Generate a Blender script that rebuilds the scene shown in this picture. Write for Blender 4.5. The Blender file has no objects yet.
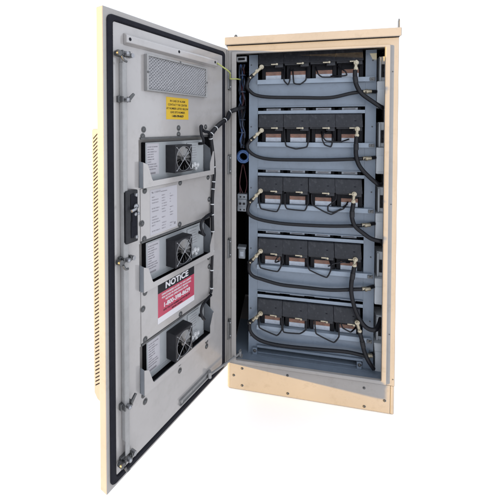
import bpy, bmesh, math, random
from mathutils import Vector, Matrix
random.seed(7)
SC = bpy.context.scene
COL = SC.collection
PI = math.pi

# ------------------------------------------------------------------ materials
def mat(name, col, rough=0.5, metal=0.0, bump=0.0, bscale=400.0, var=0.0, vscale=6.0, spec=0.5, coat=0.0, dust=None, dscale=30.0):
    m = bpy.data.materials.new(name); m.use_nodes = True
    nt = m.node_tree; b = nt.nodes['Principled BSDF']
    b.inputs['Base Color'].default_value = (*col, 1)
    b.inputs['Roughness'].default_value = rough
    b.inputs['Metallic'].default_value = metal
    b.inputs['Specular IOR Level'].default_value = spec
    b.inputs['Coat Weight'].default_value = coat
    b.inputs['Coat Roughness'].default_value = 0.12
    tc = nt.nodes.new('ShaderNodeTexCoord')
    last = None
    if var or dust:
        n = nt.nodes.new('ShaderNodeTexNoise'); n.inputs['Scale'].default_value = vscale
        n.inputs['Detail'].default_value = 7; n.inputs['Roughness'].default_value = 0.65
        nt.links.new(tc.outputs['Object'], n.inputs['Vector'])
        mp = nt.nodes.new('ShaderNodeMapRange')
        mp.inputs['From Min'].default_value = 0.3; mp.inputs['From Max'].default_value = 0.7
        mp.inputs['To Min'].default_value = 1 - var; mp.inputs['To Max'].default_value = 1 + var
        nt.links.new(n.outputs['Fac'], mp.inputs['Value'])
        mx = nt.nodes.new('ShaderNodeMix'); mx.data_type = 'RGBA'; mx.blend_type = 'MULTIPLY'
        mx.inputs[0].default_value = 1.0
        mx.inputs[6].default_value = (*col, 1)
        nt.links.new(mp.outputs['Result'], mx.inputs[7])
        last = mx.outputs[2]
        r2 = nt.nodes.new('ShaderNodeMapRange')
        r2.inputs['To Min'].default_value = max(0.03, rough - 0.06); r2.inputs['To Max'].default_value = min(1, rough + 0.06)
        nt.links.new(n.outputs['Fac'], r2.inputs['Value']); nt.links.new(r2.outputs['Result'], b.inputs['Roughness'])
        if dust:
            n2 = nt.nodes.new('ShaderNodeTexNoise'); n2.inputs['Scale'].default_value = dscale
            n2.inputs['Detail'].default_value = 9; n2.inputs['Roughness'].default_value = 0.75
            nt.links.new(tc.outputs['Object'], n2.inputs['Vector'])
            rp = nt.nodes.new('ShaderNodeMapRange')
            rp.inputs['From Min'].default_value = 0.52; rp.inputs['From Max'].default_value = 0.75
            nt.links.new(n2.outputs['Fac'], rp.inputs['Value'])
            m2 = nt.nodes.new('ShaderNodeMix'); m2.data_type = 'RGBA'
            nt.links.new(rp.outputs['Result'], m2.inputs[0]); nt.links.new(last, m2.inputs[6])
            m2.inputs[7].default_value = (*dust, 1); last = m2.outputs[2]
        nt.links.new(last, b.inputs['Base Color'])
    if bump:
        n = nt.nodes.new('ShaderNodeTexNoise'); n.inputs['Scale'].default_value = bscale; n.inputs['Detail'].default_value = 3
        nt.links.new(tc.outputs['Object'], n.inputs['Vector'])
        bp = nt.nodes.new('ShaderNodeBump'); bp.inputs['Strength'].default_value = bump; bp.inputs['Distance'].default_value = 0.002
        nt.links.new(n.outputs['Fac'], bp.inputs['Height']); nt.links.new(bp.outputs['Normal'], b.inputs['Normal'])
    return m

M = {}
M['paint'] = mat('powder_coat', (.255, .237, .222), .38, bump=.12, bscale=260, var=.07, vscale=4, dust=(.205, .188, .17), dscale=16)
M['panel'] = mat('inner_panel_paint', (.298, .280, .268), .13, bump=.02, bscale=40, var=.06, vscale=5, spec=.8, dust=(.255, .238, .226), dscale=9)
M['gasket'] = mat('foam_gasket', (.010, .010, .014), .75, bump=.4, bscale=500, var=.2, vscale=40, spec=.12)
M['rack'] = mat('rack_steel_paint', (.132, .161, .200), .33, bump=.08, bscale=220, var=.10, vscale=9, dust=(.105, .127, .158), dscale=25)
M['tray'] = mat('tray_steel', (.195, .232, .28), .35, bump=.08, bscale=200, var=.10, vscale=15)
M['zinc'] = mat('zinc_plated', (.27, .27, .28), .36, metal=.85, bump=.2, bscale=300, var=.15, vscale=60)
M['darksteel'] = mat('dark_steel', (.10, .10, .10), .42, metal=.7, bump=.2, bscale=300, var=.2, vscale=60)
M['galv'] = mat('galvanised_rod', (.245, .24, .235), .42, metal=.2, bump=.1, bscale=200, var=.15, vscale=20)
M['black'] = mat('black_plastic', (.014, .014, .016), .42, bump=.25, bscale=350, var=.3, vscale=30, spec=.25)
M['cover'] = mat('cover_plastic', (.016, .0165, .02), .45, bump=.2, bscale=420, var=.35, vscale=14, dust=(.042, .042, .046), dscale=55, spec=.25)
M['case'] = mat('battery_case', (.006, .006, .008), .5, bump=.2, bscale=250, var=.3, vscale=25, spec=.12)
M['cable'] = mat('cable_rubber', (.007, .007, .009), .36, bump=.1, bscale=300, var=.2, vscale=40, spec=.22)
M['lining'] = mat('black_lining', (.010, .010, .012), .85, bump=.5, bscale=200, var=.3, vscale=30, spec=.08)
M['copper'] = mat('copper_label', (.155, .068, .042), .45, var=.45, vscale=35, dust=(.30, .18, .10), dscale=45)
M['whitelab'] = mat('white_label', (.37, .40, .45), .4, var=.2, vscale=50)
M['paper'] = mat('paper_label', (.345, .33, .345), .5, var=.03, vscale=20)
M['unit'] = mat('fan_housing_paint', (.275, .285, .29), .35, bump=.05, bscale=200, var=.05, vscale=10)
M['bluegrey'] = mat('blue_grey_finish', (.205, .22, .24), .35, metal=.25, bump=.1, bscale=150, var=.12, vscale=18)
M['boxgrey'] = mat('grey_plastic', (.46, .48, .50), .4, bump=.06, bscale=200, var=.06, vscale=12)
M['brass'] = mat('terminal_metal', (.34, .30, .225), .36, metal=.8, bump=.3, bscale=200, var=.2, vscale=80)
M['ink'] = mat('grey_ink', (.17, .16, .17), .6)
M['blackink'] = mat('black_ink', (.010, .010, .012), .4, bump=.03, spec=.2)
M['white'] = mat('white_ink', (.50, .48, .49), .5)
M['red'] = mat('red_label', (.34, .034, .068), .38, var=.08, vscale=15, bump=.03)
M['yellow'] = mat('yellow_label', (.46, .29, .009), .45, var=.05, vscale=15)
M['blade'] = mat('fan_blade', (.16, .155, .15), .24, metal=.55, var=.2, vscale=40)
M['tie'] = mat('white_tie', (.42, .42, .42), .4)
M['yg'] = mat('yellow_green_wire', (.27, .29, .08), .4)
M['bluecord'] = mat('blue_cord', (.05, .105, .25), .45, var=.2, vscale=60)
M['bundle'] = mat('wire_bundle', (.035, .05, .085), .5, var=.3, vscale=60)
M['redwire'] = mat('red_wire', (.06, .012, .016), .4)
M['filter'] = mat('filter_mesh', (.44, .43, .435), .45, metal=.1, var=.15, vscale=40)
M['filterback'] = mat('filter_back', (.21, .21, .22), .7, var=.2, vscale=90)
M['ground'] = mat('white_ground', (.97, .97, .97), .9, spec=0.0)

# ------------------------------------------------------------------ mesh builder
class MB:
    def __init__(self): self.bm = bmesh.new()
    def box(self, x0, x1, y0, y1, z0, z1, bev=0.0, seg=2):
        bm = self.bm
        x0, x1 = sorted((x0, x1)); y0, y1 = sorted((y0, y1)); z0, z1 = sorted((z0, z1))
        v = [bm.verts.new((x, y, z)) for x in (x0, x1) for y in (y0, y1) for z in (z0, z1)]
        fs = [bm.faces.new([v[i] for i in q]) for q in ((0,1,3,2),(4,6,7,5),(0,4,5,1),(2,3,7,6),(0,2,6,4),(1,5,7,3))]
        if bev:
            es = list({e for f in fs for e in f.edges})
            bmesh.ops.bevel(bm, geom=es, offset=bev, segments=seg, affect='EDGES', profile=.5)
        return self
    def prism(self, pts, axis, a, b, bev=0.0):
        """extrude a 2-D outline along an axis; outline coordinates are the two other axes in order"""
        bm = self.bm
        def P(p, h):
            if axis == 'x': return (h, p[0], p[1])
            if axis == 'y': return (p[0], h, p[1])
            return (p[0], p[1], h)
        A = [bm.verts.new(P(p, a)) for p in pts]; B = [bm.verts.new(P(p, b)) for p in pts]
        n = len(pts)
        fs = [bm.faces.new(A), bm.faces.new(B[::-1])]
        for i in range(n): fs.append(bm.faces.new((A[i], B[i], B[(i+1) % n], A[(i+1) % n])))
        bmesh.ops.recalc_face_normals(bm, faces=fs)
        if bev:
            es = list({e for f in fs for e in f.edges})
            bmesh.ops.bevel(bm, geom=es, offset=bev, segments=1, affect='EDGES')
        return self
    def loops(self, rings, smooth=True, caps=True):
        bm = self.bm
        R = [[bm.verts.new(p) for p in r] for r in rings]
        n = len(R[0]); fs = []
        for a, b in zip(R, R[1:]):
            for i in range(n):
                f = bm.faces.new((a[i], a[(i+1) % n], b[(i+1) % n], b[i])); f.smooth = smooth; fs.append(f)
        if caps:
            for r in (R[0][::-1], R[-1]):
                f = bm.faces.new(r); fs.append(f)
                for e in f.edges: e.smooth = False
        bmesh.ops.recalc_face_normals(bm, faces=fs)
        return self
    def cyl(self, p0, p1, r, r1=None, seg=16):
        p0 = Vector(p0); p1 = Vector(p1); d = (p1 - p0).normalized()
        s = d.orthogonal().normalized(); t = d.cross(s)
        r1 = r if r1 is None else r1
        return self.loops([[p + rr*(math.cos(2*PI*i/seg)*s + math.sin(2*PI*i/seg)*t) for i in range(seg)] for p, rr in ((p0, r), (p1, r1))])
    def dome(self, p, d, r, h, seg=14):
        p = Vector(p); d = Vector(d).normalized(); s = d.orthogonal().normalized(); t = d.cross(s)
        rg = []
        for k in range(5):
            a = k/4*PI/2*.92
            rg.append([p + d*h*math.sin(a) + r*math.cos(a)*(math.cos(2*PI*i/seg)*s + math.sin(2*PI*i/seg)*t) for i in range(seg)])
        return self.loops(rg)
    def tube(self, pts, r, seg=12, sub=6, smooth=True, taper=None):
        pts = [Vector(p) for p in pts]
        if smooth and len(pts) > 2:
            q = [2*pts[0]-pts[1]] + pts + [2*pts[-1]-pts[-2]]; out = []
            for i in range(1, len(q)-2):
                p0, p1, p2, p3 = q[i-1:i+3]
                for k in range(sub):
                    t = k/sub
                    out.append(.5*((2*p1)+(-p0+p2)*t+(2*p0-5*p1+4*p2-p3)*t*t+(-p0+3*p1-3*p2+p3)*t**3))
            out.append(pts[-1]); pts = out
        n = len(pts); rings = []
        T = (pts[1]-pts[0]).normalized(); s = T.orthogonal().normalized()
        for i, p in enumerate(pts):
            T = (pts[min(i+1, n-1)] - pts[max(i-1, 0)]).normalized()
            s = (s - T*s.dot(T)).normalized(); t = T.cross(s)
            rr = r if taper is None else taper(i/(n-1))*r
            rings.append([p + rr*(math.cos(2*PI*k/seg)*s + math.sin(2*PI*k/seg)*t) for k in range(seg)])
        return self.loops(rings)
    def torus(self, c, nrm, R, r, a0=0, a1=2*PI, n=28, seg=8):
        c = Vector(c); nrm = Vector(nrm).normalized(); s = nrm.orthogonal().normalized(); t = nrm.cross(s)
        full = abs(a1-a0) > 6.28
        pts = [c + R*(math.cos(a0+(a1-a0)*i/n)*s + math.sin(a0+(a1-a0)*i/n)*t) for i in range(n+1)]
        return self.tube(pts, r, seg=seg, smooth=False)
    def ring(self, o, i, y0, y1, ro=.02, ri=.015, ch=.003, seg=6):
        """rectangular ring in the x-z plane with rounded corners, y0 = base, y1 = crest"""
        def rr(x0, x1, z0, z1, r, ins, y):
            x0 += ins; x1 -= ins; z0 += ins; z1 -= ins; r = max(.0005, r - ins); out = []
            for cx, cz, a in ((x1-r, z1-r, 0), (x0+r, z1-r, PI/2), (x0+r, z0+r, PI), (x1-r, z0+r, 1.5*PI)):
                for k in range(seg+1):
                    b = a + PI/2*k/seg; out.append((cx+r*math.cos(b), y, cz+r*math.sin(b)))
            return out
        s = 1 if y1 > y0 else -1
        R = [rr(*o, ro, 0, y0), rr(*o, ro, 0, y1-s*ch), rr(*o, ro, ch, y1), rr(*i, ri, -ch, y1), rr(*i, ri, 0, y1-s*ch), rr(*i, ri, 0, y0)]
        self.loops(R, smooth=False, caps=False)
        return self

BASE = {}
def obj(name, mb, m, parent=None, base=None):
    me = bpy.data.meshes.new(name)
    b = base if base is not None else (BASE.get(parent.name, Vector()) if parent else Vector())
    bmesh.ops.translate(mb.bm, verts=mb.bm.verts, vec=-Vector(b))
    mb.bm.to_mesh(me); mb.bm.free()
    me.materials.append(M[m])
    o = bpy.data.objects.new(name, me); COL.objects.link(o)
    if parent: o.parent = parent
    BASE[o.name] = Vector(b)
    return o
def tag(o, label, cat, group=None):
    o['label'] = label; o['category'] = cat
    if group: o['group'] = group
    return o
def thing(name, label, cat, base=(0, 0, 0), group=None, door=False):
    """an Empty at the thing's base; parts are given in world (or door) coordinates"""
    o = bpy.data.objects.new(name, None); COL.objects.link(o)
    o.empty_display_size = .05
    b = Vector(base)
    if door:
        o.location = DOORM @ b; o.rotation_euler = (0, 0, DANG)
    else: o.location = b
    BASE[o.name] = b
    return tag(o, label, cat, group)
def copies(o, parent, offs):
    """copies of a small part (shared mesh) moved by offsets"""
    for d in offs:
        c = o.copy(); c.parent = parent; c.location = Vector(d); COL.objects.link(c); BASE[c.name] = BASE[o.name]
def textmesh(s, size, cx, z, y, name, m, parent, bold=0.0, align='CENTER', sx=1.0, facing=1):
    """flat lettering on a door-frame plane: reads towards smaller u, faces +y"""
    cu = bpy.data.curves.new('lettering', 'FONT'); cu.body = s; cu.size = size; cu.align_x = align; cu.align_y = 'CENTER'
    cu.offset = bold; cu.extrude = .0002; cu.resolution_u = 3
    t = bpy.data.objects.new('lettering', cu); COL.objects.link(t)
    dg = bpy.context.evaluated_depsgraph_get(); dg.update()
    me = bpy.data.meshes.new_from_object(t.evaluated_get(dg))
    bpy.data.objects.remove(t); bpy.data.curves.remove(cu)
    b = BASE[parent.name]
    for v in me.vertices:
        x, yy, zz = v.co
        v.co = (cx - x*sx - b.x, y + zz - b.y, z + yy - b.z)
    me.name = name; me.materials.clear(); me.materials.append(M[m])
    o = bpy.data.objects.new(name, me); COL.objects.link(o); o.parent = parent; BASE[o.name] = b
    return o

# ------------------------------------------------------------------ measures
W, H, HP, DEP = .80, 1.778, .132, .72
DANG = -math.radians(112.29)
HINGE = Vector((.001, -.031, 0))
DOORM = Matrix.Translation(HINGE) @ Matrix.Rotation(DANG, 4, 'Z')     # door frame: x = from hinge to free edge, y = out of the inner face, z = up
DW, DZ0, DZ1, DT = .775, .1315, 1.758, .034

# ------------------------------------------------------------------ ground
g = MB(); n = 64
g.bm.faces.new([g.bm.verts.new((90*math.cos(2*PI*i/n), 90*math.sin(2*PI*i/n), -.008)) for i in range(n)])
go = obj('ground', g, 'ground'); go['kind'] = 'structure'

# ------------------------------------------------------------------ cabinet
cab = thing('equipment_cabinet', 'tall beige steel outdoor cabinet standing with its louvred door swung wide open', 'cabinet', (0, 0, 0))
b = MB()
b.box(0, .018, .0, DEP, HP, H); b.box(W-.012, W, .0, DEP, HP, H)
b.box(.018, W-.012, DEP-.018, DEP, HP, H); b.box(.018, W-.012, .002, DEP-.018, H-.02, H-.001); b.box(.018, W-.012, .02, DEP-.018, HP+.001, HP+.014)
obj('body_shell', b, 'paint', cab)
b = MB()                                                           # black sheets added to deepen the interior shade behind the rack
b.box(.0185, .022, .16, DEP-.02, HP+.03, H-.03); b.box(W-.016, W-.0125, .22, DEP-.02, HP+.03, H-.03); b.box(.022, W-.016, DEP-.022, DEP-.0185, HP+.03, H-.03)
b.box(.022, W-.016, .16, DEP-.022, H-.026, H-.0205)
obj('shade_lining', b, 'lining', cab)
b = MB(); b.box(.0225, W-.017, .004, .40, HP+.0145, HP+.0165); obj('floor_pan', b, 'rack', cab)
fr = MB()                                                          # folded front frame
fr.ring((.0005, W-.0005, HP+.0005, H-.0005), (.030, .750, .148, 1.739), .012, -.001, ro=.004, ri=.004, ch=.0015)
obj('front_frame', fr, 'paint', cab)
fr = MB(); fr.ring((.021, .7605, .141, 1.7445), (.0455, .7395, .158, 1.7335), .0, -.016, ro=.006, ri=.004, ch=.0025)
lipo = obj('door_lip', fr, 'paint', cab)
fr = MB(); fr.box(.0013, .0035, -.0365, -.0015, .136, 1.755); fr.box(.0036, .0195, -.0042, -.0015, .141, 1.752)
fr.box(-.0060, .0011, -.0265, -.0015, .137, 1.754)
obj('hinge_flange', fr, 'paint', cab)
# roof
r = MB()
r.prism([(-.022, 1.7795), (-.022, 1.8185), (DEP+.02, 1.828), (DEP+.02, 1.7795)], 'x', -.013, W+.005, bev=.003)
roof = obj('roof', r, 'paint', cab)
r = MB(); r.box(-.004, W-.002, -.012, .01, H+.0002, 1.7793); obj('roof_seam', r, 'gasket', roof)
def eye(x, y):
    e = MB(); e.cyl((x, y, 1.815), (x, y, 1.825), .012); e.torus((x, y, 1.843), (1, .1, 0), .016, .0045); return e
e = MB(); e.cyl((.034, .06, 1.818), (.034, .06, 1.828), .016); e.dome((.034, .06, 1.828), (0, 0, 1), .012, .022); obj('lifting_eye', e, 'darksteel', roof)
e = MB(); e.prism([(.02, 1.79), (.045, 1.79), (.045, 1.862), (.036, 1.872), (.028, 1.872), (.02, 1.862)], 'x', W+.0052, W+.0085, bev=.001); obj('lifting_eye', e, 'darksteel', roof)
# plinth
p = MB()
p.box(.012, W-.018, .001, .03, -.005, HP-.0015, bev=.0015); p.box(.0, .03, .031, DEP, -.005, HP-.0015); p.box(W-.03, W-.003, .031, DEP, -.005, HP-.0015); p.box(.03, W-.03, DEP-.03, DEP, -.005, HP-.0015)
p.prism([(.0115, .001), (.0, .010), (.0, .0305), (.0115, .0305)], 'z', -.005, HP-.0015)
pl = obj('plinth', p, 'paint', cab)
p = MB(); p.box(W-.0165, W-.001, .0, .0305, -.005, HP-.0015, bev=.003); obj('corner_post', p, 'paint', pl)
p = MB(); p.box(.008, W-.006, .005, DEP-.01, -.0078, -.005); obj('base_strip', p, 'darksteel', pl)
def bolt_mb(c, d, r=.006, h=.004, wash=True):
    c = Vector(c); d = Vector(d); m = MB()
    if wash: m.cyl(c, c+d*.0012, r*1.55, seg=18)
    m.dome(c+d*.0012, d, r, h)
    m.cyl(c+d*(h+.0003), c+d*(h+.0016), r*.42, seg=6)
    return m
b0 = obj('bolt', bolt_mb((.076, .001, .108), (0, -1, 0), .0042), 'darksteel', pl)
copies(b0, pl, [(x-.076, 0, z-.108) for x, z in ((.032, .066), (.076, .018), (.306, .107), (.307, .014), (.666, .102), (.667, .011), (.757, .055))])
f0 = obj('frame_screw', bolt_mb((.774, -.001, 1.62), (0, -1, 0), .0026, .002, False), 'darksteel', cab)
copies(f0, cab, [(0, 0, -1.26+.02), (.0165, 0, -1.455), (0, 0, -.62)])
# hinges
for zc in (1.602, 1.172, .74, .316):
    h = MB()
    h.box(.0045, .0225, -.013, .004, zc-.05, zc+.05, bev=.003)
    h.cyl((.006, -.024, zc-.046), (.006, -.024, zc+.046), .0085)
    h.box(-.014, .006, -.031, -.022, zc-.05, zc+.05, bev=.003)
    ho = obj('hinge', h, 'darksteel', cab)
    for dz in (-.034, .034): obj('hinge_screw', bolt_mb((.0155, -.013, zc+dz), (0, -1, 0), .005, .003, False), 'zinc', ho)

# ------------------------------------------------------------------ door (part of the cabinet), built in the door frame
def sheet(mb, us, zs, holes, y0, y1, cham=.0):
    """flat slab with rectangular windows: us, zs = grid lines, holes = cells left open"""
    bm = mb.bm; nu, nz = len(us), len(zs)
    F = [[bm.verts.new((u, y1, z)) for z in zs] for u in us]; B = [[bm.verts.new((u, y0, z)) for z in zs] for u in us]
    fs = []
    solid = lambda i, j: 0 <= i < nu-1 and 0 <= j < nz-1 and (i, j) not in holes
    for i in range(nu-1):
        for j in range(nz-1):
            if not solid(i, j): continue
            fs.append(bm.faces.new((F[i][j], F[i+1][j], F[i+1][j+1], F[i][j+1])))
            fs.append(bm.faces.new((B[i][j], B[i][j+1], B[i+1][j+1], B[i+1][j])))
            for (di, dj, a, c) in ((-1, 0, (i, j), (i, j+1)), (1, 0, (i+1, j), (i+1, j+1)), (0, -1, (i, j), (i+1, j)), (0, 1, (i, j+1), (i+1, j+1))):
                if not solid(i+di, j+dj):
                    fs.append(bm.faces.new((F[a[0]][a[1]], F[c[0]][c[1]], B[c[0]][c[1]], B[a[0]][a[1]])))
    bmesh.ops.recalc_face_normals(bm, faces=fs)
    return mb
TOPS = (1.318, .938, .558)                                         # top of the three fan windows
HH = .175
d = MB(); sheet(d, [0, .145, .63, DW], [DZ0, .375, 1.325, DZ1], {(1, 1)}, -DT, 0)
es = [e for e in d.bm.edges if len(e.link_faces) == 2 and all(abs(abs(v.co.x-DW/2)-DW/2) < 1e-6 or abs(v.co.z-DZ0) < 1e-6 or abs(v.co.z-DZ1) < 1e-6 for v in e.verts) and e.calc_face_angle(0) > 1]
bmesh.ops.bevel(d.bm, geom=es, offset=.0035, segments=2, affect='EDGES', profile=.5)
door = obj('door', d, 'paint', cab, base=(0, 0, 0))
door.location = HINGE; door.rotation_euler = (0, 0, DANG)
gk = MB(); gk.ring((.026, .7605, .147, 1.737), (.048, .7375, .169, 1.7165), .0, .008, ro=.022, ri=.012, ch=.004)
obj('gasket', gk, 'gasket', door)
zs = [.171]
for T in TOPS[::-1]: zs += [T-HH, T]
zs.append(1.7145)
ip = MB(); sheet(ip, [.050, .155, .622, .7355], zs, {(1, 1), (1, 3), (1, 5)}, .0003, .003)
obj('inner_panel', ip, 'panel', door)
cv = MB()
for T in TOPS:                                                     # black pockets behind the windows
    z0, z1 = T-HH-.004, T+.004
    cv.box(.148, .627, -.104, -.1, z0, z1); cv.box(.148, .1515, -.0995, -.0005, z0, z1); cv.box(.6245, .627, -.0995, -.0005, z0, z1)
    cv.box(.152, .624, -.0995, -.0005, z0, z0+.003); cv.box(.152, .624, -.0995, -.0005, z1-.003, z1)
obj('fan_pocket', cv, 'lining', door)
# vent hood on the outer face
hd = MB()
hd.prism([(-DT-.0005, .335), (-.135, .355), (-.153, .375), (-.153, 1.352), (-.147, 1.358), (-DT-.0005, 1.358)], 'x', .06, .705, bev=.002)
hood = obj('vent_hood', hd, 'paint', door)
lv = MB()
k = 0; z = .412
while z < 1.34:
    lv.prism([(-.144, z-.010), (-.144, z-.005), (-.120, z+.013), (-.120, z+.008)], 'x', .704, .7056); z += .0139
obj('louvre', lv, 'gasket', door)
# stiffening hat rail
hr = MB(); hr.prism([(.0032, 1.645), (.010, 1.650), (.020, 1.652), (.020, 1.676), (.010, 1.684), (.0032, 1.686)], 'x', .112, .690, bev=.0015)
obj('stiffener_rail', hr, 'panel', door)
h0 = obj('rail_hole', MB().cyl((.675, .0195, 1.665), (.675, .0206, 1.665), .006), 'gasket', door)
copies(h0, door, [(-.267, 0, .004), (-.535, 0, .002)])
# filter screen
ff = MB(); ff.ring((.205, .592, 1.497, 1.631), (.212, .583, 1.503, 1.624), .0032, .020, ro=.002, ri=.002, ch=.0015)
obj('filter_frame', ff, 'galv', door)
fb = MB(); fb.box(.2115, .5835, .0032, .010, 1.5025, 1.6245); obj('filter_backing', fb, 'filterback', door)
fm = MB()
rows, cols = 19, 46
for i in range(rows):
    z0 = 1.505 + i*.1185/rows
    pts = []
    for j in range(cols+1):
        u = .214 + j*.368/cols
        pts.append((u, .0125+.0035*((i+j) % 2), z0 + (.0050 if (j+i) % 2 else .0008) + random.uniform(-.0006, .0006)))
    fm.tube(pts, .0011, seg=4, smooth=False)
obj('filter_mesh', fm, 'filter', door)
for u, z in ((.589, 1.565), (.208, 1.565), (.40, 1.6285)):
    obj('filter_clip', bolt_mb((u, .019, z), (0, 1, 0), .0045, .003, False), 'darksteel', door)
# lock rod and guides
lr = MB(); lr.box(.692, .709, .016, .021, 1.142, 1.60, bev=.001); lr.box(.690, .709, .016, .021, .225, .97, bev=.001)
lr.box(.7093, .7118, .006, .0205, .28, 1.58)
obj('lock_rod', lr, 'galv', door)
lr = MB(); lr.box(.6825, .6895, .006, .012, .235, .96); lr.box(.684, .6915, .006, .012, 1.148, 1.59); obj('rod_shade_strip', lr, 'darksteel', door)  # dark strip added as the shadow alongside the lock rod
for zc, big in ((1.612, 1), (1.458, 0), (.912, 1), (.402, 0), (.215, 1)):
    gd = MB()
    gd.box(.684, .724, .003, .0155, zc-.011, zc+.011, bev=.002)
    gd.box(.682, .688, .003, .03, zc-.009, zc+.009, bev=.0015); gd.box(.7135, .7185, .003, .03, zc-.009, zc+.009, bev=.0015)
    if not big: gd.prism([(.69, zc+.006), (.668, zc+.024), (.661, zc+.018), (.684, zc-.006)], 'y', .022, .029, bev=.001)
    else: gd.box(.672, .729, .0225, .026, zc-.008, zc+.004, bev=.001); gd.tube([(.722, .03, zc-.012), (.716, .034, zc-.026), (.704, .034, zc-.029)], .004)
    go_ = obj('rod_guide', gd, 'darksteel', door)
    obj('guide_pin', (lambda m_: (m_.cyl((.70, .022, zc-.002), (.70, .036, zc-.002), .0075), m_.dome((.70, .036, zc-.002), (0, 1, 0), .006, .004), m_)[2])(MB()), 'zinc', door)
    if big:
        for u_, r_ in ((.729, .0095), (.672, .008)): obj('guide_roller', MB().cyl((u_, .010, zc-.003), (u_, .030, zc-.003), r_), 'darksteel' if u_ > .7 else 'zinc', door)
hn = MB(); hn.box(.652, .706, .0032, .03, .964, 1.146, bev=.004)
handle = obj('latch_handle', hn, 'black', door)
hn = MB(); hn.box(.662, .684, .0302, .036, 1.02, 1.075, bev=.003); hn.box(.660, .687, .0302, .0335, .982, 1.04, bev=.002); hn.box(.659, .688, .0302, .033, 1.078, 1.134, bev=.002)
obj('latch_lever', hn, 'gasket', door)
for u, z, r_ in ((.668, 1.130, .006), (.668, .984, .006), (.672, 1.064, .006), (.659, 1.064, .006)):
    hn = MB(); hn.cyl((u, .0302, z), (u, .040, z), r_); hn.dome((u, .04, z), (0, 1, 0), r_*.8, .003); obj('latch_screw', hn, 'zinc', door)
hn = MB(); hn.tube([(.668, .04, 1.088), (.680, .046, 1.084), (.699, .046, 1.080)], .0055); hn.dome((.668, .036, 1.09), (0, 1, 0), .010, .01)
obj('latch_knob', hn, 'zinc', door)
# cover plates between the windows
for z0, z1 in ((.946, 1.139), (.567, .759)):
    c = MB(); c.box(.157, .616, .0033, .0058, z0, z1, bev=.0008); obj('cover_plate', c, 'panel', door)
# cradles in front of the windows
for T in TOPS:
    B = T-HH
    c = MB()
    c.prism([(.157, B+.001), (.157, B+.108), (.166, B+.108), (.190, B+.055), (.190, B+.022), (.570, B+.022), (.576, B+.03), (.597, B+.084), (.6205, B+.094), (.6205, B+.001)], 'y', .0235, .0255)
    cr = obj('cradle', c, 'panel', door)
    c = MB(); c.prism([(.0032, B+.001), (.0233, B+.001), (.0233, B+.094), (.0032, B+.097)], 'x', .6185, .6208); c.box(.158, .6183, .0035, .0233, B+.0005, B+.003)
    c.prism([(-.04, B+.004), (.0233, B+.004), (.0233, B+.107), (-.04, B+.150)], 'x', .157, .1595)
    obj('cradle_side', c, 'bluegrey', door)  # sides tinted bluish for the sky light they face
    c = MB(); c.box(.16, .616, .0033, .009, T+.0005, T+.0085, bev=.001); obj('window_trim', c, 'darksteel', door)
# door bolts
bl = [(.596, 1.355), (.601, 1.33), (.393, 1.36), (.393, 1.334), (.196, 1.364), (.387, 1.132), (.18, 1.13), (.172, 1.026), (.595, 1.130), (.61, 1.012), (.391, .958), (.599, .952), (.386, .751), (.176, .752), (.172, .709), (.596, .751), (.607, .694), (.387, .577), (.597, .575), (.189, .36), (.391, .368), (.604, .368), (.189, .335), (.389, .335), (.596, .338)]
d0 = obj('door_bolt', bolt_mb((.596, .0058, 1.355), (0, 1, 0), .0075, .005), 'darksteel', door)
copies(d0, door, [(u-.596, (-.0025 if not (.567 < z < .76 or .946 < z < 1.14) else 0), z-1.355) for u, z in bl[1:]])
d0.location = (0, -.0025, 0)
# stay: slotted channel on the door and arm to the cabinet
st = MB(); st.box(.165, .395, .0032, .006, .187, .211, bev=.0008); st.box(.165, .395, .0062, .014, .187, .190, bev=.0008); st.box(.165, .395, .0062, .013, .208, .211, bev=.0008)
st.cyl((.384, .0062, .199), (.384, .0105, .199), .006, seg=12); st.cyl((.30, .0062, .199), (.30, .009, .199), .004, seg=12)
obj('stay_channel', st, 'galv', door)
a0 = DOORM @ Vector((.185, .018, .201)); a1 = Vector((.062, .03, .168))
st = MB(); st.tube([a0, a0*.5+a1*.5, a1], .0055, seg=10, smooth=False); st.cyl(a0-Vector((0, 0, .012)), a0+Vector((0, 0, .014)), .009); st.cyl(a1-Vector((0, 0, .014)), a1+Vector((0, 0, .012)), .008); st.box(.048, .075, .02, .05, .1462, .152)
st.box(.058, .066, .028, .052, .152, .178, bev=.002)
obj('door_stay', st, 'galv', cab)

# ------------------------------------------------------------------ labels on the door
sg = thing('notice_sign', 'red and black NOTICE label with white lettering on the open door', 'sign', (.409, .0059, .598), door=True)
s = MB(); s.box(.290, .528, .0060, .0066, .598, .752); obj('border', s, 'white', sg)
s = MB(); s.box(.291, .527, .0066, .0070, .7165, .751); obj('header_band', s, 'blackink', sg)
s = MB(); s.box(.291, .527, .0066, .0069, .622, .7163); obj('body_band', s, 'red', sg)
textmesh('NOTICE', .0345, .409, .7345, .0072, 'heading', 'white', sg, bold=.0012, sx=1.18)
for i, t in enumerate(('UNAUTHORIZED ACCESS TO THIS CABINET', 'FOR ACCESS OR EMERGENCY SERVICE CALL', 'NETWORK OPERATIONS CENTER')):
    textmesh(t, .0098, .409, .7055-.0125*i, .0071, 'small_print', 'white', sg, bold=.0003, sx=.98)
textmesh('1-800-398-8629', .0245, .409, .660, .0071, 'phone_number', 'white', sg, bold=.0008, sx=1.1)
textmesh('GIVE THE SITE NUMBER SHOWN BELOW', .0095, .409, .6405, .0071, 'small_print', 'blackink', sg, bold=.0002)
textmesh('BEFORE OPENING', .0085, .409, .6285, .0071, 'small_print', 'blackink', sg, bold=.0002)
yl = thing('warning_sticker', 'small yellow sticker with five lines of dark print below the filter', 'sticker', (.397, .003, 1.395), door=True)
s = MB(); s.box(.326, .470, .0031, .0036, 1.395, 1.484); obj('backing', s, 'yellow', yl)
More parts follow.
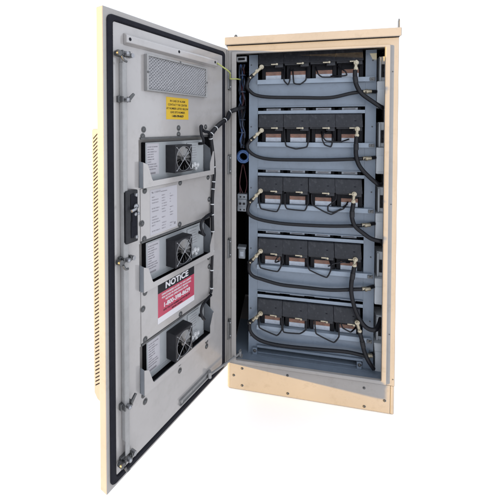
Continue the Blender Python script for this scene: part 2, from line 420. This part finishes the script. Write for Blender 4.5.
for i, t in enumerate(('IN CASE OF ALARM', 'CONTACT THE CENTER', 'AT NUMBER LISTED BELOW', 'GIVE SITE NUMBER', '1-800-398-8629')):
    textmesh(t, .0115 if i < 4 else .012, .398, 1.469-.0152*i, .0037, 'print', 'blackink', yl, bold=.0002 if i < 4 else .0005, sx=.98)
ps = thing('spec_sheet', 'white printed paper sheet stuck on the plate between two fan windows', 'paper sheet', (.487, .0058, .955), door=True)
s = MB(); s.box(.408, .567, .0060, .0064, .955, 1.127); obj('sheet', s, 'paper', ps)
s = MB()
s.prism([(.556, 1.113), (.547, 1.113), (.551, 1.119), (.560, 1.119)], 'y', .0064, .0066)
rnd = random.Random(3)
obj('print_mark', s, 'ink', ps)
obj('print_mark', MB().box(.418, .428, .0064, .0066, .968, .978), 'ink', ps)
s = MB(); s.box(.470, .508, .0064, .0066, 1.112, 1.115)
obj('print_mark', s, 'ink', ps)
textmesh('CABINET', .009, .544, 1.116, .0065, 'heading', 'ink', ps, align='LEFT')
for i in range(13):
    z = 1.098-i*.0108
    for j, (u_, ts) in enumerate(((.558, ('BATTERY STRING', 'SHELF', 'CABLE SET', 'TORQUE IN-LB')), (.502, ('12 V 180 AH', '48 VDC', '110 IN-LB', 'FRONT')), (.454, ('A', 'B', 'CHECK', 'YEARLY')))):
        if rnd.random() < .8: textmesh('%s %d' % (rnd.choice(ts), i+1), .0062, u_, z, .0065, 'print_line', 'ink', ps, bold=.0001, align='LEFT', sx=.8)

# ------------------------------------------------------------------ fan units
FANL = ('top fan heater unit in the door, right under the yellow sticker', 'middle fan heater unit in the door, above the red NOTICE sign', 'lowest fan heater unit in the door, under the red NOTICE sign')
for k, T in enumerate(TOPS):
    B = T-HH
    fu = thing('fan_unit', FANL[k], 'fan unit', (.38, -.01, B+.012), group='fan units mounted in the door', door=True)
    f = MB(); f.box(.195, .572, -.085, -.0122, B+.012, T-.012, bev=.003)
    obj('housing', f, 'case', fu)
    f = MB(); f.box(.195, .573, -.012, -.010, B+.012, T-.012, bev=.0008); f.box(.196, .572, -.0098, -.0085, B+.013, B+.03)
    obj('front_plate', f, 'unit', fu)
    f = MB(); f.box(.500, .567, -.0098, -.0092, B+.038, T-.017); lab = obj('rating_label', f, 'paper', fu)
    for i, t_ in enumerate(('DC HEAT EXCHANGER', 'INPUT 48 VDC', 'MAX CURRENT 2.6 A', 'RATED 550 W', 'SERIAL 004%d72' % (k+1), 'THERMAL UNIT', 'CLASS B', 'KEEP INTAKE CLEAR', 'DISCONNECT POWER', 'BEFORE SERVICING')):
        textmesh(t_, .0062, .563, T-.030-i*.0095, -.0090, 'label_print', 'ink', lab, bold=.0001, align='LEFT', sx=.85)
    f = MB(); f.box(.520, .562, -.0092, -.0088, B+.0405, B+.0475); obj('bar_mark', f, 'ink', lab)
    u0, u1, z0, z1 = .350, .460, T-.136, T-.026; uc, zc = (u0+u1)/2, (z0+z1)/2
    f = MB()
    for (a, bb, c_, e_) in ((u0, u1, z0, z0+.005), (u0, u1, z1-.005, z1), (u0, u0+.005, z0+.005, z1-.005), (u1-.005, u1, z0+.005, z1-.005)): f.box(a, bb, -.0085, .040, c_, e_)
    f.ring((u0+.0002, u1-.0002, z0+.0002, z1-.0002), (u0+.006, u1-.006, z0+.006, z1-.006), .030, .0415, ro=.006, ri=.0485, ch=.0015, seg=8)
    for su in (0, 1):
        for sz in (0, 1):
            cu_, cz_ = (u0+.009, u1-.009)[su], (z0+.009, z1-.009)[sz]
            f.box(cu_-.0088, cu_+.0088, .0, .0395, cz_-.0088, cz_+.0088, bev=.002)
    f.box(u0+.005, u1-.005, -.0085, -.002, z0+.005, z1-.005)
    fr_ = obj('fan_frame', f, 'black', fu)
    f = MB(); f.cyl((uc, .0, zc), (uc, .037, zc), .013, seg=24)
    for i in range(15):
        a = 2*PI*i/15
        v = []
        for rr, dy in ((.0125, .0), (.0485, .0)):
            for da, yy in ((-.19, .030), (.20, .0385)):
                v.append(f.bm.verts.new((uc+rr*math.cos(a+da), yy, zc+rr*math.sin(a+da))))
        f.bm.faces.new((v[0], v[1], v[3], v[2]))
    obj('rotor', f, 'blade', fr_)
    f = MB()
    for R_ in (.0495,): f.torus((uc, .0425, zc), (0, 1, 0), R_, .0010, n=30, seg=5)
    for sa in (1, -1): f.tube([(uc-.048, .0425, zc-.048*sa), (uc, .0438, zc), (uc+.048, .0425, zc+.048*sa)], .0013, seg=6, smooth=False)
    f.cyl((uc, .041, zc), (uc, .0445, zc), .006)
    for su in (-1, 1):
        for sz in (-1, 1): f.dome((uc+su*.046, .0415, zc+sz*.046), (0, 1, 0), .0028, .002)
    obj('finger_guard', f, 'zinc', fr_)
    f = MB(); f.box(.236, .322, -.0096, -.0066, B+.035, T-.022, bev=.001); cp = obj('connection_plate', f, 'unit', fu)
    f = MB()
    for i in range(6): f.box(.262-rnd.random()*.012, .306, -.0066, -.0062, T-.036-i*.011, T-.034-i*.011)
    obj('plate_print', f, 'ink', cp)
    f = MB()
    for u, z, r_ in ((.305, B+.050, .010), (.284, B+.056, .011), (.262, B+.052, .010), (.275, B+.038, .008)):
        f.cyl((u, -.0066, z), (u, .008, z), r_); f.dome((u, .008, z), (0, 1, 0), r_*.7, .005)
    obj('connector', f, 'tie', fu)

# ------------------------------------------------------------------ wire loom on the door
wl = thing('wire_loom', 'black taped wire loom with white ties running down the door hinge side', 'wiring', (.16, .003, .60), door=True)
inv = DOORM.inverted()
main = [inv @ Vector((.075, .10, 1.468)), inv @ Vector((.066, .02, 1.462)), inv @ Vector((.048, -.032, 1.452)), inv @ Vector((.018, -.040, 1.438)), (.045, .028, 1.405), (.105, .024, 1.378), (.150, .02, 1.350), (.178, .018, 1.325)]
trunk = [(.178, .018, 1.325), (.166, .017, 1.285), (.154, .017, 1.225), (.145, .018, 1.150), (.150, .016, 1.09), (.158, .016, 1.035), (.163, .018, .972), (.158, .016, .90), (.157, .017, .84), (.160, .016, .75), (.164, .016, .68), (.166, .016, .60), (.180, .017, .584)]
w = MB(); w.tube(main, .0115, seg=10); w.tube(trunk, .0078, seg=10, taper=lambda t: 1.15 if t < .2 else (1.0 if t < .65 else .8))
for T, sc in ((1.350, 1), (.965, 1), (.582, .9)):
    w.tube([(.172, .018, T-.028), (.20, .022, T-.010), (.232, .024, T-.006), (.258, .028, T+.004), (.266, .03, T+.018), (.275, .032, T+.012), (.272, .034, T-.018), (.255, .032, T-.040), (.238, .018, T-.058), (.234, -.012, T-.062)] if T > 1.2 else
           [(.172, .018, T-.006), (.205, .024, T-.004), (.236, .026, T-.010), (.262, .030, T-.016), (.276, .034, T-.036), (.268, .036, T-.066), (.244, .030, T-.085), (.236, .012, T-.084), (.234, -.012, T-.080)], .0068*sc, seg=10)
obj('sleeve', w, 'cable', wl)
def ring_at(pts, t, r):
    i = min(int(t*(len(pts)-1)), len(pts)-2); f = t*(len(pts)-1)-i
    a, c = Vector(pts[i]), Vector(pts[i+1]); pp = a.lerp(c, f); dd = (c-a).normalized()
    m = MB(); m.cyl(pp-dd*.0022, pp+dd*.0022, r); return m
for t in (.42, .62, .82, .97): obj('cable_tie', ring_at(main, t, .0126), 'tie', wl)
for t in (.03, .22, .31, .36, .46, .52, .62, .72, .82, .91): obj('cable_tie', ring_at(trunk, t, .0095), 'tie', wl)
ew = MB(); ew.tube([(.126, .022, 1.665), (.105, .034, 1.652), (.06, .05, 1.628), (.02, .03, 1.612), inv @ Vector((.018, -.035, 1.606)), inv @ Vector((.046, -.026, 1.606)), inv @ Vector((.058, .02, 1.609)), inv @ Vector((.055, .08, 1.615))], .0035, seg=8)
eo = obj('earth_wire', ew, 'yg', None, base=(.06, .05, 1.62)); eo.location = DOORM @ Vector((.06, .05, 1.62)); eo.rotation_euler = (0, 0, DANG)
tag(eo, 'yellow green earth wire bridging from the door rail to the cabinet', 'wire')

# ------------------------------------------------------------------ battery rack
ZT = [1.609-.325*k for k in range(5)]
RY = .08
rk = thing('battery_rack', 'blue grey steel rack with five shelves inside the cabinet', 'rack', (.41, RY, HP+.014))
for x0, x1, xi in ((.103, .149, .103), (.674, .724, .7215)):
    m = MB(); m.box(x0, x1, RY, RY+.0025, .147, 1.742); m.box(xi, xi+.0025, RY+.0026, RY+.05, .147, 1.742)
    po = obj('post', m, 'rack', rk)
    for z in (.24, .39, .565, .715, .89, 1.04, 1.215, 1.365, 1.54, 1.69):
        obj('post_bolt', bolt_mb(((x0+x1)/2-.012+(.02 if x0 > .5 else 0), RY, z), (0, -1, 0), .0035, .003, False), 'darksteel', po)
m = MB(); m.box(.103, .106, RY-.004, RY-.0005, .147, 1.742); obj('post_edge', m, 'tray', rk)
for k, zt in enumerate(ZT):
    zb = ZT[k+1]+.181 if k < 4 else .190
    m = MB(); m.box(.1495, .6735, RY, RY+.002, zb, zt-.0235)
    if k < 4:
        m.box(.1495, .6735, RY-.008, RY-.0003, zb, zb+.004)
    fp = obj('fascia_panel', m, 'rack', rk)
    m = MB()
    m.box(.146, .712, RY-.014, RY-.012, zt-.023, zt, bev=.0006); m.box(.146, .712, RY-.0118, RY+.42, zt-.0025, zt, bev=.0006)
    m.box(.146, .712, RY-.0118, RY-.001, zt-.023, zt-.021)
    tr = obj('shelf_tray', m, 'tray', rk)
    m = MB(); m.box(.690, .714, RY-.020, RY-.0145, zt-.020, zt-.004, bev=.001); m.cyl((.703, RY-.020, zt-.012), (.703, RY-.025, zt-.012), .005, seg=6); obj('tray_clip', m, 'darksteel', tr)
    m = MB(); m.box(.1495, .6735, RY-.004, RY-.001, zt+.147, zt+.164, bev=.001)
    if k: obj('restraint_bar', m, 'tray', rk)
    else: m.bm.free()
m = MB(); m.box(.108, .72, RY+.002, RY+.06, .150, .156); m.box(.1495, .6735, RY-.012, RY-.002, .188, .2); m.box(.12, .70, RY-.022, RY-.006, .1465, .150)
m.box(.125, .148, RY-.018, RY-.002, .150, .185, bev=.002); m.box(.645, .668, RY-.018, RY-.002, .150, .185, bev=.002)
ft = obj('base_rail', m, 'rack', rk)
for x in (.137, .657): obj('base_bolt', bolt_mb((x, RY-.018, .172), (0, -1, 0), .006, .005), 'darksteel', ft)

# ------------------------------------------------------------------ batteries
SH = ('top', 'second', 'middle', 'fourth', 'bottom'); CN = ('leftmost', 'second from left', 'third from left', 'rightmost')
XC = (.2285, .3545, .4805, .6065)
def battery():
    x, zt = XC[0], ZT[0]
    t = thing('battery', '', 'battery', (x, .25, zt), group='batteries on the rack shelves')
    m = MB(); m.box(x-.0585, x+.0585, .092, .46, zt+.0005, zt+.160, bev=.003)
    m.box(x-.060, x-.041, .086, .0918, zt+.002, zt+.075, bev=.002); m.box(x+.041, x+.060, .086, .0918, zt+.002, zt+.075, bev=.002)
    m.box(x-.055, x+.055, .100, .44, zt+.1602, zt+.178, bev=.003)
    obj('case', m, 'case', t)
    m = MB(); m.box(x-.040, x+.039, .0905, .0918, zt+.024, zt+.043); cl = obj('copper_label', m, 'copper', t)
    m = MB(); m.box(x-.040, x+.039, .0905, .0918, zt+.002, zt+.0238); obj('white_label', m, 'whitelab', t)
    m = MB(); m.box(x-.037, x+.037, .0985, .0998, zt+.164, zt+.1765); ml = obj('model_strip', m, 'whitelab', t)
    m = MB(); m.box(x-.028, x+.026, .0981, .0985, zt+.168, zt+.1725); obj('strip_print', m, 'ink', ml)
    m = MB(); m.prism([(.040, zt+.0775), (.0885, zt+.0775), (.0885, zt+.1445), (.066, zt+.1445), (.062, zt+.1415)], 'x', x-.0750, x+.0508, bev=.0012); m.box(x-.070, x+.004, .050, .088, zt+.070, zt+.0773); m.box(x+.008, x+.048, .052, .088, zt+.060, zt+.0773)
    cvv = obj('terminal_cover', m, 'cover', t)
    m = MB()
    for u in (.018,): m.box(x+u-.004, x+u+.004, .049, .054, zt+.108, zt+.1115)
    obj('cover_vent', m, 'gasket', cvv)
    m = MB(); m.box(x-.012, x+.022, .0385, .049, zt+.0705, zt+.0772, bev=.0015); m.cyl((x+.018, .035, zt+.0735), (x+.018, .042, zt+.0735), .0055, seg=6)
    obj('terminal', m, 'brass', t)
    return t
bat0 = battery()
def copy_tree(o, parent=None):
    c = o.copy(); COL.objects.link(c); c.parent = parent
    for ch in [x for x in bpy.data.objects if x.parent == o]: copy_tree(ch, c)
    return c
src = {}
def build_copy():
    c = bat0.copy(); COL.objects.link(c)
    for ch in KIDS:
        cc = ch.copy(); cc.parent = c; COL.objects.link(cc)
        for g2 in GRAND[ch.name]:
            gg = g2.copy(); gg.parent = cc; COL.objects.link(gg)
    return c
bpy.context.view_layer.update()
KIDS = list(bat0.children); GRAND = {k.name: list(k.children) for k in KIDS}
rb = random.Random(5)
for k in range(5):
    for j in range(4):
        o = bat0 if (k, j) == (0, 0) else build_copy()
        o.location = (XC[j]+rb.uniform(-.0012, .0012), .25+rb.uniform(-.003, .003), ZT[k])
        pos = '%s battery' % CN[j] if j in (0, 3) else 'battery %s' % CN[j]
        o['label'] = ('black %s on the %s shelf, copper and white front label' % (pos, SH[k] if k in (0, 2, 4) else SH[k]+' highest'))

# ------------------------------------------------------------------ battery cables
LC = [[(.176, 1.672), (.146, 1.647), (.11, 1.618), (.094, 1.577), (.11, 1.55), (.141, 1.529), (.212, 1.517), (.361, 1.512), (.504, 1.509), (.606, 1.529), (.665, 1.535), (.722, 1.536)],
      [(.177, 1.348), (.147, 1.322), (.116, 1.296), (.095, 1.264), (.111, 1.233), (.152, 1.208), (.224, 1.196), (.363, 1.196), (.507, 1.199), (.646, 1.207), (.668, 1.209), (.722, 1.213)],
      [(.173, 1.036), (.143, 1.004), (.111, .971), (.099, .928), (.112, .902), (.148, .883), (.215, .871), (.315, .864), (.51, .866), (.64, .876), (.667, .881), (.722, .886)],
      [(.174, .722), (.143, .688), (.112, .653), (.107, .61), (.128, .58), (.175, .564), (.267, .546), (.367, .543), (.512, .542), (.629, .557), (.671, .564), (.722, .571)],
      [(.175, .394), (.144, .364), (.113, .333), (.113, .29), (.139, .256), (.192, .231), (.294, .224), (.467, .23), (.586, .236), (.656, .231), (.683, .23), (.722, .231)]]
RC = [[(.621, 1.673), (.617, 1.639), (.617, 1.605), (.622, 1.571), (.645, 1.527), (.686, 1.493), (.735, 1.458), (.77, 1.452)],
      [(.629, 1.353), (.627, 1.319), (.625, 1.28), (.625, 1.227), (.639, 1.178), (.672, 1.135), (.726, 1.088), (.765, 1.084)],
      [(.618, 1.036), (.616, .991), (.61, .951), (.61, .917), (.624, .878), (.661, .846), (.702, .82), (.751, .813), (.775, .814)],
      [(.626, .715), (.624, .68), (.617, .645), (.609, .584), (.614, .52), (.638, .443), (.679, .383), (.725, .379), (.76, .408)],
      [(.638, .403), (.648, .364), (.662, .311), (.671, .267), (.69, .22), (.718, .174)]]
def lug(m, a, c):
    a, c = Vector(a), Vector(c); dd = (c-a).normalized(); L = (c-a).length
    m.cyl(a+dd*L*.30, c+dd*.012, .0075); m.tube([a+dd*L*.02, a+dd*L*.34], .0085, seg=8, smooth=False)
    m.cyl(a-Vector((0, .013, 0)), a+Vector((0, .010, 0)), .0072, seg=6); m.cyl(a-Vector((0, .006, 0)), a+Vector((0, .006, 0)), .0115)
    q = a+dd*L*.45; m.cyl(q-Vector((0, .014, 0)), q+Vector((0, .006, 0)), .006, seg=6); m.cyl(q-Vector((0, .009, 0)), q-Vector((0, .006, 0)), .0092)
    q = a+dd*L*.80; m.cyl(q-dd*.004, q+dd*.004, .009)
for k in range(5):
    P = LC[k]
    c = thing('battery_cable', 'thick black cable looping from the left end of the %s shelf across to the right' % SH[k], 'cable', (P[3][0], .045, P[3][1]), group='thick battery cables')
    pts = [(x, .045 if i < len(P)-1 else .075, z) for i, (x, z) in enumerate(P)][1:]
    pts[0] = Vector((P[1][0]*.4+P[2][0]*.6, .040, P[1][1]*.4+P[2][1]*.6)); pts[-2] = (P[-2][0], .050, P[-2][1])
    for i in range(4, len(pts)-2): pts[i] = (pts[i][0], .052, pts[i][2])
    m = MB(); m.tube(pts, .0088, seg=12); obj('jacket', m, 'cable', c)
    m = MB(); q0 = Vector(pts[0]); q1 = Vector(pts[1]); dq = (q1-q0).normalized(); m.tube([q0-dq*.004, q0+dq*.030], .0103, seg=12, smooth=False); obj('heat_shrink', m, 'black', c)
    m = MB(); lug(m, (P[0][0]-.006, .036, P[0][1]-.002), (P[2][0]*.75+P[1][0]*.25, .040, P[2][1]*.75+P[1][1]*.25)); obj('lug', m, 'brass', c)
    m = MB(); q = P[-2]; m.cyl((q[0]-.010, .049, q[1]), (q[0]+.030, .058, q[1]+.001), .0098); m.cyl((q[0]+.004, .0505, q[1]), (q[0]+.012, .0525, q[1]), .0125, seg=6); obj('gland', m, 'brass', c)
for k in range(5):
    P = RC[k]
    c = thing('battery_cable', 'thick black cable hanging from the right end of the %s shelf into a grey box' % SH[k], 'cable', (P[3][0], .035, P[3][1]), group='thick battery cables')
    pts = [(x, .033, z) for x, z in P][1:]
    pts[-1] = (P[-1][0], .085, P[-1][1])
    if k == 4: pts[-1] = (P[-1][0], .045, P[-1][1])
    m = MB(); m.tube(pts, .0103, seg=12); obj('jacket', m, 'cable', c)
    m = MB(); q0 = Vector(P[2]).to_3d(); q0 = Vector((P[2][0], .033, P[2][1])); q1 = Vector((P[3][0], .033, P[3][1])); dq = (q1-q0).normalized(); m.tube([q0, q0+dq*.028], .0117, seg=12, smooth=False); obj('heat_shrink', m, 'black', c)
    m = MB(); lug(m, (P[0][0], .033, P[0][1]), (P[2][0], .034, P[2][1]+.006)); obj('lug', m, 'brass', c)

# thin sense leads hanging in loops
S = {0: [([(.277, 1.675), (.282, 1.60), (.302, 1.578), (.311, 1.60), (.311, 1.675)], 'between the first two batteries'), ([(.394, 1.675), (.39, 1.60), (.361, 1.578), (.33, 1.585), (.325, 1.675)], 'beside the second battery'),
         ([(.437, 1.675), (.447, 1.628), (.466, 1.612), (.518, 1.610), (.551, 1.619)], 'under the third battery'), ([(.536, 1.675), (.578, 1.633), (.583, 1.618), (.56, 1.614), (.504, 1.621)], 'at the right end')],
     1: [([(.286, 1.355), (.288, 1.302), (.294, 1.266), (.343, 1.251), (.397, 1.262), (.406, 1.308), (.406, 1.355)], 'under the second battery'), ([(.50, 1.345), (.478, 1.330), (.473, 1.313), (.488, 1.293), (.554, 1.289), (.609, 1.304)], 'curling across the third battery'), ([(.521, 1.345), (.521, 1.298), (.512, 1.264), (.483, 1.273), (.470, 1.30), (.470, 1.345)], 'between the right two batteries')],
     2: [([(.158, 1.03), (.158, .967), (.168, .936), (.25, .924), (.27, .972), (.271, 1.03)], 'under the leftmost battery'), ([(.29, 1.03), (.29, .962), (.30, .942), (.389, .937), (.404, .978), (.404, 1.03)], 'under the second battery'), ([(.42, 1.03), (.423, .969), (.514, .923), (.612, .983)], 'in a wide V under the third battery'), ([(.54, 1.03), (.537, .999), (.50, .967), (.50, .942), (.524, .936), (.57, .955), (.605, .990)], 'curling beside the third battery')],
     3: [([(.159, .705), (.159, .677), (.164, .624), (.256, .611), (.282, .666), (.271, .705)], 'under the leftmost battery'), ([(.275, .70), (.251, .684), (.241, .662), (.266, .654)], 'curling beside the leftmost battery'), ([(.401, .705), (.401, .676), (.411, .635), (.498, .602), (.521, .655), (.507, .70)], 'under the third battery'), ([(.507, .645), (.521, .675), (.582, .691), (.615, .674)], 'beside the rightmost battery')],
     4: [([(.16, .385), (.16, .347), (.16, .304), (.253, .273), (.278, .308), (.273, .385)], 'under the leftmost battery'), ([(.283, .385), (.283, .296), (.369, .299), (.398, .324), (.398, .385)], 'under the second battery'), ([(.442, .385), (.442, .35), (.447, .309), (.534, .274), (.558, .308), (.557, .385)], 'under the third battery'), ([(.565, .38), (.575, .355), (.609, .340), (.651, .351)], 'beside the rightmost battery')]}
for k in S:
    for P, where in S[k]:
        m = MB()
        P2 = []
        for i, (a, c) in enumerate(zip(P, P[1:])):                  # keep the bends tight but not sharp
            a, c = Vector((a[0], 0, a[1])), Vector((c[0], 0, c[1]))
            P2 += [a.lerp(c, .15), a.lerp(c, .85)]
        P2 = [Vector((p_.x, .052 if 0 < i < len(P2)-1 else (.060 if p_.z > ZT[k]+.06 else .086), p_.z)) for i, p_ in enumerate(P2)]
        m.tube(P2, .0036, seg=8, sub=4)
        bx = P2[len(P2)//2]
        o = obj('sense_lead', m, 'cable', None, base=bx); o.location = bx
        tag(o, 'thin black lead %s on the %s shelf' % (where, SH[k]), 'wire', 'thin leads hanging under the battery covers')

# ------------------------------------------------------------------ grey breaker boxes at the right wall
for k in range(5):
    z1 = ZT[k]-.022; z0 = z1-.13 if k < 4 else z1-.155
    t = thing('breaker_box', 'light grey plastic box beside the rack, level with the gap below the %s shelf' % SH[k], 'electrical box', (.75, .12, z0), group='grey boxes up the right wall')
    m = MB(); m.prism([(.7265, z1), (.786, z1), (.786, z0), (.7265+(.012 if k == 4 else .0), z0)], 'y', .072, .20, bev=.003)
    obj('housing', m, 'boxgrey', t)
    m = MB(); m.box(.731, .780, .069, .0715, z0+.012, z1-.040, bev=.001); obj('front_cover', m, 'boxgrey', t)
    m = MB(); m.box(.742, .786, .105, .20, z1+.001, z1+.125, bev=.002)
    br = obj('breaker', m, 'boxgrey', t)
    m = MB(); m.box(.752, .785, .099, .1045, z1+.022, z1+.085, bev=.001); m.box(.757, .770, .090, .0985, z1+.045, z1+.066, bev=.002); obj('toggle', m, 'black', br)
    m = MB(); m.box(.742, .748, .096, .1045, z1+.002, z1+.12); obj('breaker_flange', m, 'boxgrey', br)

# ------------------------------------------------------------------ left wall wiring
t = thing('marker_box', 'small white box with a dark display at the top left corner inside the opening', 'electrical box', (.06, .11, 1.715))
m = MB(); m.box(.034, .088, .095, .13, 1.715, 1.741, bev=.002); obj('housing', m, 'boxgrey', t)
m = MB(); m.box(.042, .078, .0935, .0949, 1.720, 1.733); obj('display', m, 'blackink', t)
t = thing('wire_bundle', 'dark blue bundle of thin wires hanging down the left wall of the opening', 'wiring', (.062, .12, 1.27))
rw = random.Random(11)
for i, mm in enumerate(('bundle', 'bundle', 'bluecord', 'cable', 'redwire', 'bundle', 'cable')):
    m = MB(); x = .050+.004*i
    m.tube([(x+rw.uniform(-.008, .008), .12+rw.uniform(-.02, .02), 1.70-.046*q_) for q_ in range(10)]+[(.064+rw.uniform(-.01, .01), .11, 1.25)], .0042, seg=7, sub=4)
    obj('wire', m, mm, t)
for z in (1.64, 1.55, 1.46, 1.40, 1.33):
    m = MB(); m.cyl((.062, .12, z), (.062, .12, z+.006), .019); obj('cable_tie', m, 'bundle', t)
t = thing('cord_coil', 'coil of bright blue cord hanging on the left wall inside the cabinet', 'cord', (.068, .10, 1.15))
m = MB()
for i in range(7):
    m.torus((.070+rw.uniform(-.003, .003), .10+.005*(i-3), 1.204+rw.uniform(-.004, .004)), (.1+rw.uniform(-.08, .08), 1, rw.uniform(-.1, .1)), .025+rw.uniform(-.004, .006), .0042, n=24, seg=6)
for i in range(2): m.torus((.069, .092+.012*i, 1.206), (.1, 1, .1*i), .030, .0048, n=24, seg=6)
obj('cord', m, 'bluecord', t)
t = thing('circuit_breaker', 'pale blue grey breaker with dark toggles on the left wall, below the blue coil', 'breaker', (.065, .12, .90))
m = MB(); m.box(.038, .092, .10, .15, .905, 1.0, bev=.003); m.box(.042, .088, .092, .0995, .935, .972, bev=.002); obj('housing', m, 'bluegrey', t)
m = MB()
for x in (.055, .075):
    m.box(x-.006, x+.006, .084, .0915, .945, .955, bev=.001)
    for z in (.915, .985): m.cyl((x, .0985, z), (x, .101, z), .0045)
obj('toggle', m, 'blackink', t)
m = MB()
for x in (.052, .066, .078): m.tube([(x, .115, 1.0), (x+rw.uniform(-.02, .01), .12, 1.06), (.06+rw.uniform(-.012, .012), .12, 1.16)], .0026, seg=6)
obj('wire', m, 'redwire', t)
t = thing('relay', 'small rounded blue grey relay low on the left wall inside the cabinet', 'relay', (.058, .12, .64))
m = MB(); m.box(.044, .082, .10, .14, .645, .700, bev=.005); m.box(.040, .086, .095, .145, .7005, .712, bev=.002); obj('housing', m, 'bluegrey', t)
m = MB(); m.box(.054, .072, .0985, .0998, .66, .685); obj('label', m, 'whitelab', t)

# ------------------------------------------------------------------ camera
cam = bpy.data.cameras.new('camera'); co = bpy.data.objects.new('camera', cam); COL.objects.link(co)
cam.sensor_width = 36; cam.lens = 349.67/500*36
cam.shift_x = (250-203.30)/500; cam.shift_y = -(250-136.19)/500
cam.clip_start = .05; cam.clip_end = 500
yaw, pit, rol = -.2206, -.0267, -.0012
f = Vector((math.sin(yaw)*math.cos(pit), math.cos(yaw)*math.cos(pit), math.sin(pit)))
r_ = Vector((math.cos(yaw), -math.sin(yaw), 0)); u = r_.cross(f)
R2 = math.cos(rol)*r_ + math.sin(rol)*u; U2 = -math.sin(rol)*r_ + math.cos(rol)*u
mw = Matrix((R2, U2, -f)).transposed().to_4x4(); mw.translation = (.2718, -1.7862, 1.3646)
co.matrix_world = mw
SC.camera = co

# ------------------------------------------------------------------ light
wd = bpy.data.worlds.new('World'); SC.world = wd; wd.use_nodes = True
bg = wd.node_tree.nodes['Background']; bg.inputs['Color'].default_value = (.93, 1.0, 1.12, 1); bg.inputs['Strength'].default_value = .68
sun = bpy.data.lights.new('sun', 'SUN'); sun.energy = 3.9; sun.angle = math.radians(.5); sun.color = (1, .63, .19)
so = bpy.data.objects.new('sun', sun); COL.objects.link(so)
so.rotation_euler = Vector((1.057, .748, -.072)).to_track_quat('-Z', 'Y').to_euler()
so.location = (-3, -3, 3)
SC.view_settings.view_transform = 'Standard'; SC.view_settings.look = 'None'; SC.view_settings.exposure = 1.3; SC.view_settings.gamma = 1
SC.cycles.max_bounces = 8
